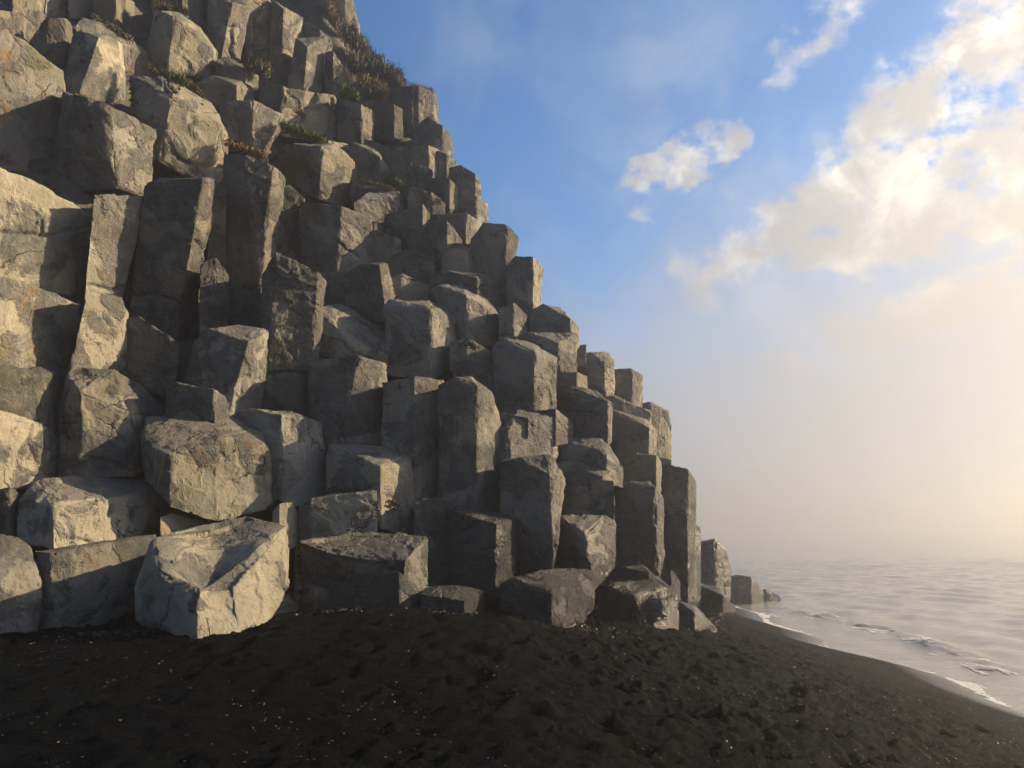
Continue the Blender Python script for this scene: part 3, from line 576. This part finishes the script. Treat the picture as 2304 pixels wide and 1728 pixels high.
PLANTS = [
 ('moss_patch', 'bright green moss strip along a ledge below the pale fractured block', 'moss', 606, 272, 704, 308, 20, 15, 2600, GREEN, 0, -.30),
 ('moss_patch', 'orange and green moss on top of the rust-streaked column', 'moss', 488, 310, 575, 343, 18, 14, 1900, RUST, 0, -.32),
 ('moss_patch', 'small green moss cushion below the rough barrel-shaped block', 'moss', 350, 160, 405, 178, 14, 14, 1000, GREEN, 0, -.32),
 ('moss_patch', 'tiny yellow-green moss spot left of the green cushion', 'moss', 318, 146, 340, 157, 9, 10, 900, OLIVE, 0, -.32),
 ('moss_patch', 'yellowish moss trailing down the ledge right of the green cushion', 'moss', 412, 180, 452, 232, 9, 10, 2200, OLIVE, 0, -.34),
 ('grass_tuft', 'olive grass tuft at the foot of the two tan columns', 'grass tuft', 532, 146, 580, 158, 16, 40, 1400, OLIVE, 0, -.32),
 ('herb_clump', 'rusty orange and yellow herbs at the top edge over the barrel-shaped block', 'plant', 335, 18, 405, 30, 14, 20, 900, RUST, 0, -.1),
 ('moss_patch', 'mossy olive strip on the long grey slab near the top left', 'moss', 200, 36, 285, 86, 12, 10, 1000, OLIVE, 0, -.1),
 ('grass_tuft', 'long brown grass hanging in the gully left of the purple-grey crag', 'grass tuft', 702, -12, 738, 78, 30, 26, 2200, DRY, .3, .2),
 ('grass_tuft', 'olive grass on the skyline just right of the purple-grey crag', 'grass tuft', 742, 70, 795, 122, 40, 26, 3400, OLIVE, .2, .25),
 ('bush', 'dark olive bush on the skyline halfway down the grass slope', 'bush', 785, 132, 828, 158, 36, 30, 3200, DARK, .1, .15),
 ('bush', 'dark brown bush at the lower end of the grassy skyline', 'bush', 828, 165, 872, 190, 36, 32, 3200, DARK, .1, .1),
 ('grass_tuft', 'bright green grass clump at the left end of the grass slope', 'grass tuft', 736, 200, 775, 214, 18, 24, 1700, GREEN, 0, -.2),
 ('grass_tuft', 'dry tan grass mound in the middle of the grass slope', 'grass tuft', 778, 190, 840, 216, 34, 36, 3400, DRY, 0, -.08),
 ('grass_tuft', 'olive grass mound behind the dry tan mound', 'grass tuft', 752, 135, 835, 178, 36, 30, 3600, OLIVE, 0, .08),
 ('moss_patch', 'thin yellow moss line on the flat ledge slab', 'moss', 770, 390, 852, 410, 10, 9, 1000, OLIVE, 0, -.28),
 ('moss_patch', 'green moss dot beside the leaf-shaped bright face', 'moss', 842, 388, 868, 399, 10, 14, 600, GREEN, 0, -.28),
 ('grass_tuft', 'dry grass fringe on top of the lichened skyline block', 'grass tuft', 885, 190, 935, 203, 14, 14, 1100, OLIVE, 0, .1),
 ('moss_patch', 'brown-green moss on the lichened rubble stone near the skyline', 'moss', 890, 412, 955, 440, 14, 10, 1100, OLIVE, 0, -.15),
]
for p in PLANTS: tuft(*p)

# ---------------------------------------------------------------- camera, sun, sky, haze
cd = bpy.data.cameras.new('camera'); cam = bpy.data.objects.new('camera', cd); COL.objects.link(cam); S.camera = cam
cd.sensor_width = 36; cd.lens = 36*F/W; cd.clip_end = 5000; cam.location = CAM; cam.rotation_euler = (math.pi/2+PITCH, 0, 0)
AZ, EL = math.radians(79), math.radians(24)
SUN = Vector((math.sin(AZ)*math.cos(EL), math.cos(AZ)*math.cos(EL), math.sin(EL)))
sd = bpy.data.lights.new('sun', 'SUN'); sd.energy = 5.0; sd.angle = math.radians(.5); sd.color = (1., .78, .485)
so = bpy.data.objects.new('sun', sd); COL.objects.link(so); so.rotation_euler = SUN.to_track_quat('Z', 'Y').to_euler(); so.location = (20, 0, 30)
CLOUDOFF = (5.3, .7, 1.4)
def world():
    w = bpy.data.worlds.new('World'); S.world = w; w.use_nodes = True; t = NT(w.node_tree); t.n.clear()
    out = t.new('ShaderNodeOutputWorld'); bg = t.new('ShaderNodeBackground'); t.l.new(bg.outputs[0], out.inputs[0])
    sky = t.new('ShaderNodeTexSky'); sky.sky_type = 'NISHITA'; sky.sun_disc = False; sky.sun_elevation = EL; sky.sun_rotation = AZ; sky.altitude = 10; sky.air_density = 1.; sky.dust_density = .6; sky.ozone_density = 2.5
    D = t.new('ShaderNodeTexCoord').outputs['Generated']
    def dot(v): return t.new('ShaderNodeVectorMath', operation='DOT_PRODUCT', ins={0: D, 1: tuple(v)}).outputs['Value']
    wn = t.new('ShaderNodeVectorMath', operation='MULTIPLY_ADD', ins={0: t.noise(D, 9, 4, .6, 0, 1), 1: (.09,)*3, 2: (-.045,)*3}).outputs[0]
    Dw = t.new('ShaderNodeVectorMath', operation='ADD', ins={0: D, 1: wn}).outputs[0]
    def dotw(v): return t.new('ShaderNodeVectorMath', operation='DOT_PRODUCT', ins={0: Dw, 1: tuple(v)}).outputs['Value']
    # cloud banks, each a soft ellipse in the sky: centre, half sizes, tilt, weight
    banks = [(1890, 455, 400, 108, 14, 1.15), (2270, 370, 210, 96, 8, 1.1), (2110, 118, 265, 98, 26, .95), (2230, 20, 150, 90, 0, .9), (2235, 235, 130, 80, 0, .85), (1480, 348, 140, 62, 24, 1.0), (1400, 395, 70, 25, 20, .5), (1765, 88, 120, 46, 30, .55), (2080, 640, 400, 62, 14, .85), (1740, 600, 130, 34, -12, .7), (1640, 560, 90, 50, 0, .7),
             (1405, 468, 80, 24, -8, .45), (1850, 316, 40, 14, 10, .5), (1650, 350, 22, 16, 30, .4)]
    cov = None
    for x, y, a, b_, tilt, wt in banks:
        c = ray(x, y); r = Vector((c.y, -c.x, 0)).normalized(); u = r.cross(c); ct, sn = math.cos(math.radians(tilt)), math.sin(math.radians(tilt))
        e1 = r*ct+u*sn; e2 = u*ct-r*sn
        du = t.math('DIVIDE', t.math('SUBTRACT', dotw(e1), e1.dot(c)), a/F); dv = t.math('DIVIDE', t.math('SUBTRACT', dotw(e2), e2.dot(c)), b_/F)
        q = t.math('ADD', t.math('MULTIPLY', du, du), t.math('MULTIPLY', dv, dv)); q = t.math('MULTIPLY', t.math('EXPONENT', t.math('MULTIPLY', t.math('MULTIPLY', q, q), -1.)), wt)
        cov = q if cov is None else t.math('MAXIMUM', cov, q)
    n = t.noise(t.new('ShaderNodeMapping', ins={'Vector': D, 'Location': CLOUDOFF, 'Scale': (1., 1., 1.45)}).outputs[0], 11., 10, .62, .15)
    n = t.math('ADD', t.math('MULTIPLY', n, .68), t.math('MULTIPLY', t.noise(D, 27, 7, .62), .32))
    dens = t.math('ADD', t.math('MULTIPLY', cov, .60), t.math('MULTIPLY', t.math('MULTIPLY', t.math('SUBTRACT', n, .535), 3.0), t.math('ADD', .1, t.math('MULTIPLY', cov, 1.3), clamp=True)))
    cl = t.ramp(dens, .03, .50)
    veil = None
    for x, y, a, k in ((1460, 100, 150, .22), (1040, 90, 130, .15), (1430, 440, 120, .28), (1700, 620, 260, .35), (1250, 520, 300, .12)):
        q = t.math('MULTIPLY', t.math('EXPONENT', t.math('MULTIPLY', t.math('SUBTRACT', 1., dot(ray(x, y))), -2*(F/a)**2)), k)
        veil = q if veil is None else t.math('ADD', veil, q)
    veil = t.math('MULTIPLY', veil, t.ramp(t.noise(D, 6., 7, .62, .6), .34, .66))
    cl = t.math('MAXIMUM', cl, veil)
    sdot = dot(SUN); glow = t.math('POWER', t.math('MAXIMUM', sdot, 0.), 2.2)
    n2 = t.noise(D, 13, 7, .6, .3)
    lit = t.math('MULTIPLY', t.ramp(t.math('SUBTRACT', n2, t.math('MULTIPLY', dens, .22)), .30, .60), 1.)
    shade = t.mix(lit, (2.8, 2.85, 3.1, 1), (5.4, 5.35, 5.3, 1))
    gl2 = t.math('POWER', t.math('MAXIMUM', dot(ray(2280, 360)), 0.), 22.)
    cwarm = t.mix(glow, (1, 1, 1, 1), (1.85, 1.72, 1.50, 1)); cwarm = t.mix(1., cwarm, t.mix(gl2, (1, 1, 1, 1), (1.3, 1.26, 1.16, 1)), 'MULTIPLY')
    warm = t.mix(glow, (1, 1, 1, 1), (1.72, 1.46, 1.02, 1)); warm = t.mix(1., warm, t.mix(gl2, (1, 1, 1, 1), (1.35, 1.28, 1.12, 1)), 'MULTIPLY'); ccol = t.mix(1., shade, cwarm, 'MULTIPLY')
    blue = t.mix(1., sky.outputs[0], (.70, 1.05, 1.30, 1), 'MULTIPLY')
    col = t.mix(cl, blue, ccol)
    el = t.new('ShaderNodeSeparateXYZ', ins={0: Dw}).outputs[2]
    el = t.math('SUBTRACT', el, t.math('MULTIPLY', t.math('POWER', t.math('MAXIMUM', dot(ray(2330, 700)), 0.), 7.), .14))
    fog = t.math('MULTIPLY', t.math('SUBTRACT', 1., t.ramp(t.math('ADD', el, t.math('MULTIPLY', t.math('SUBTRACT', t.noise(D, 3.2, 5, .6), .5), .22)), .045, .37)), .92)
    col = t.mix(fog, col, t.mix(1., (3.15, 3.2, 3.55, 1), warm, 'MULTIPLY'))
    t.l.new(col, bg.inputs[0]); bg.inputs[1].default_value = SKY
SKY = .052
world()
def haze():
    bm = bmesh.new(); bmesh.ops.create_cube(bm, size=1.); me = bpy.data.meshes.new('haze')
    top, bot = 17.5, -5.2; 
    for v in bm.verts: v.co = Vector((-330 if v.co.x < 0 else 980, -75 if v.co.y < 0 else 1000, bot if v.co.z < 0 else top))
    bm.to_mesh(me); bm.free(); o = bpy.data.objects.new('haze', me); COL.objects.link(o); o['kind'] = 'stuff'
    m = bpy.data.materials.new('haze'); m.use_nodes = True; t = NT(m.node_tree); t.n.clear(); out = t.new('ShaderNodeOutputMaterial')
    v = t.new('ShaderNodeVolumePrincipled', ins={'Color': (.79, .78, .80, 1), 'Density': HAZE, 'Anisotropy': .84}); t.l.new(v.outputs[0], out.inputs['Volume']); me.materials.append(m)
HAZE = .0066
haze()
S.view_settings.view_transform = 'Standard'; S.view_settings.look = 'None'; S.view_settings.exposure = 1.52; S.view_settings.gamma = 1; S.view_settings.use_curve_mapping = False
c = S.cycles; c.use_denoising = True; c.max_bounces = 6; c.volume_bounces = 1; c.sample_clamp_indirect = 6; c.use_adaptive_sampling = True
try: c.denoiser = 'OPENIMAGEDENOISE'
except Exception: pass
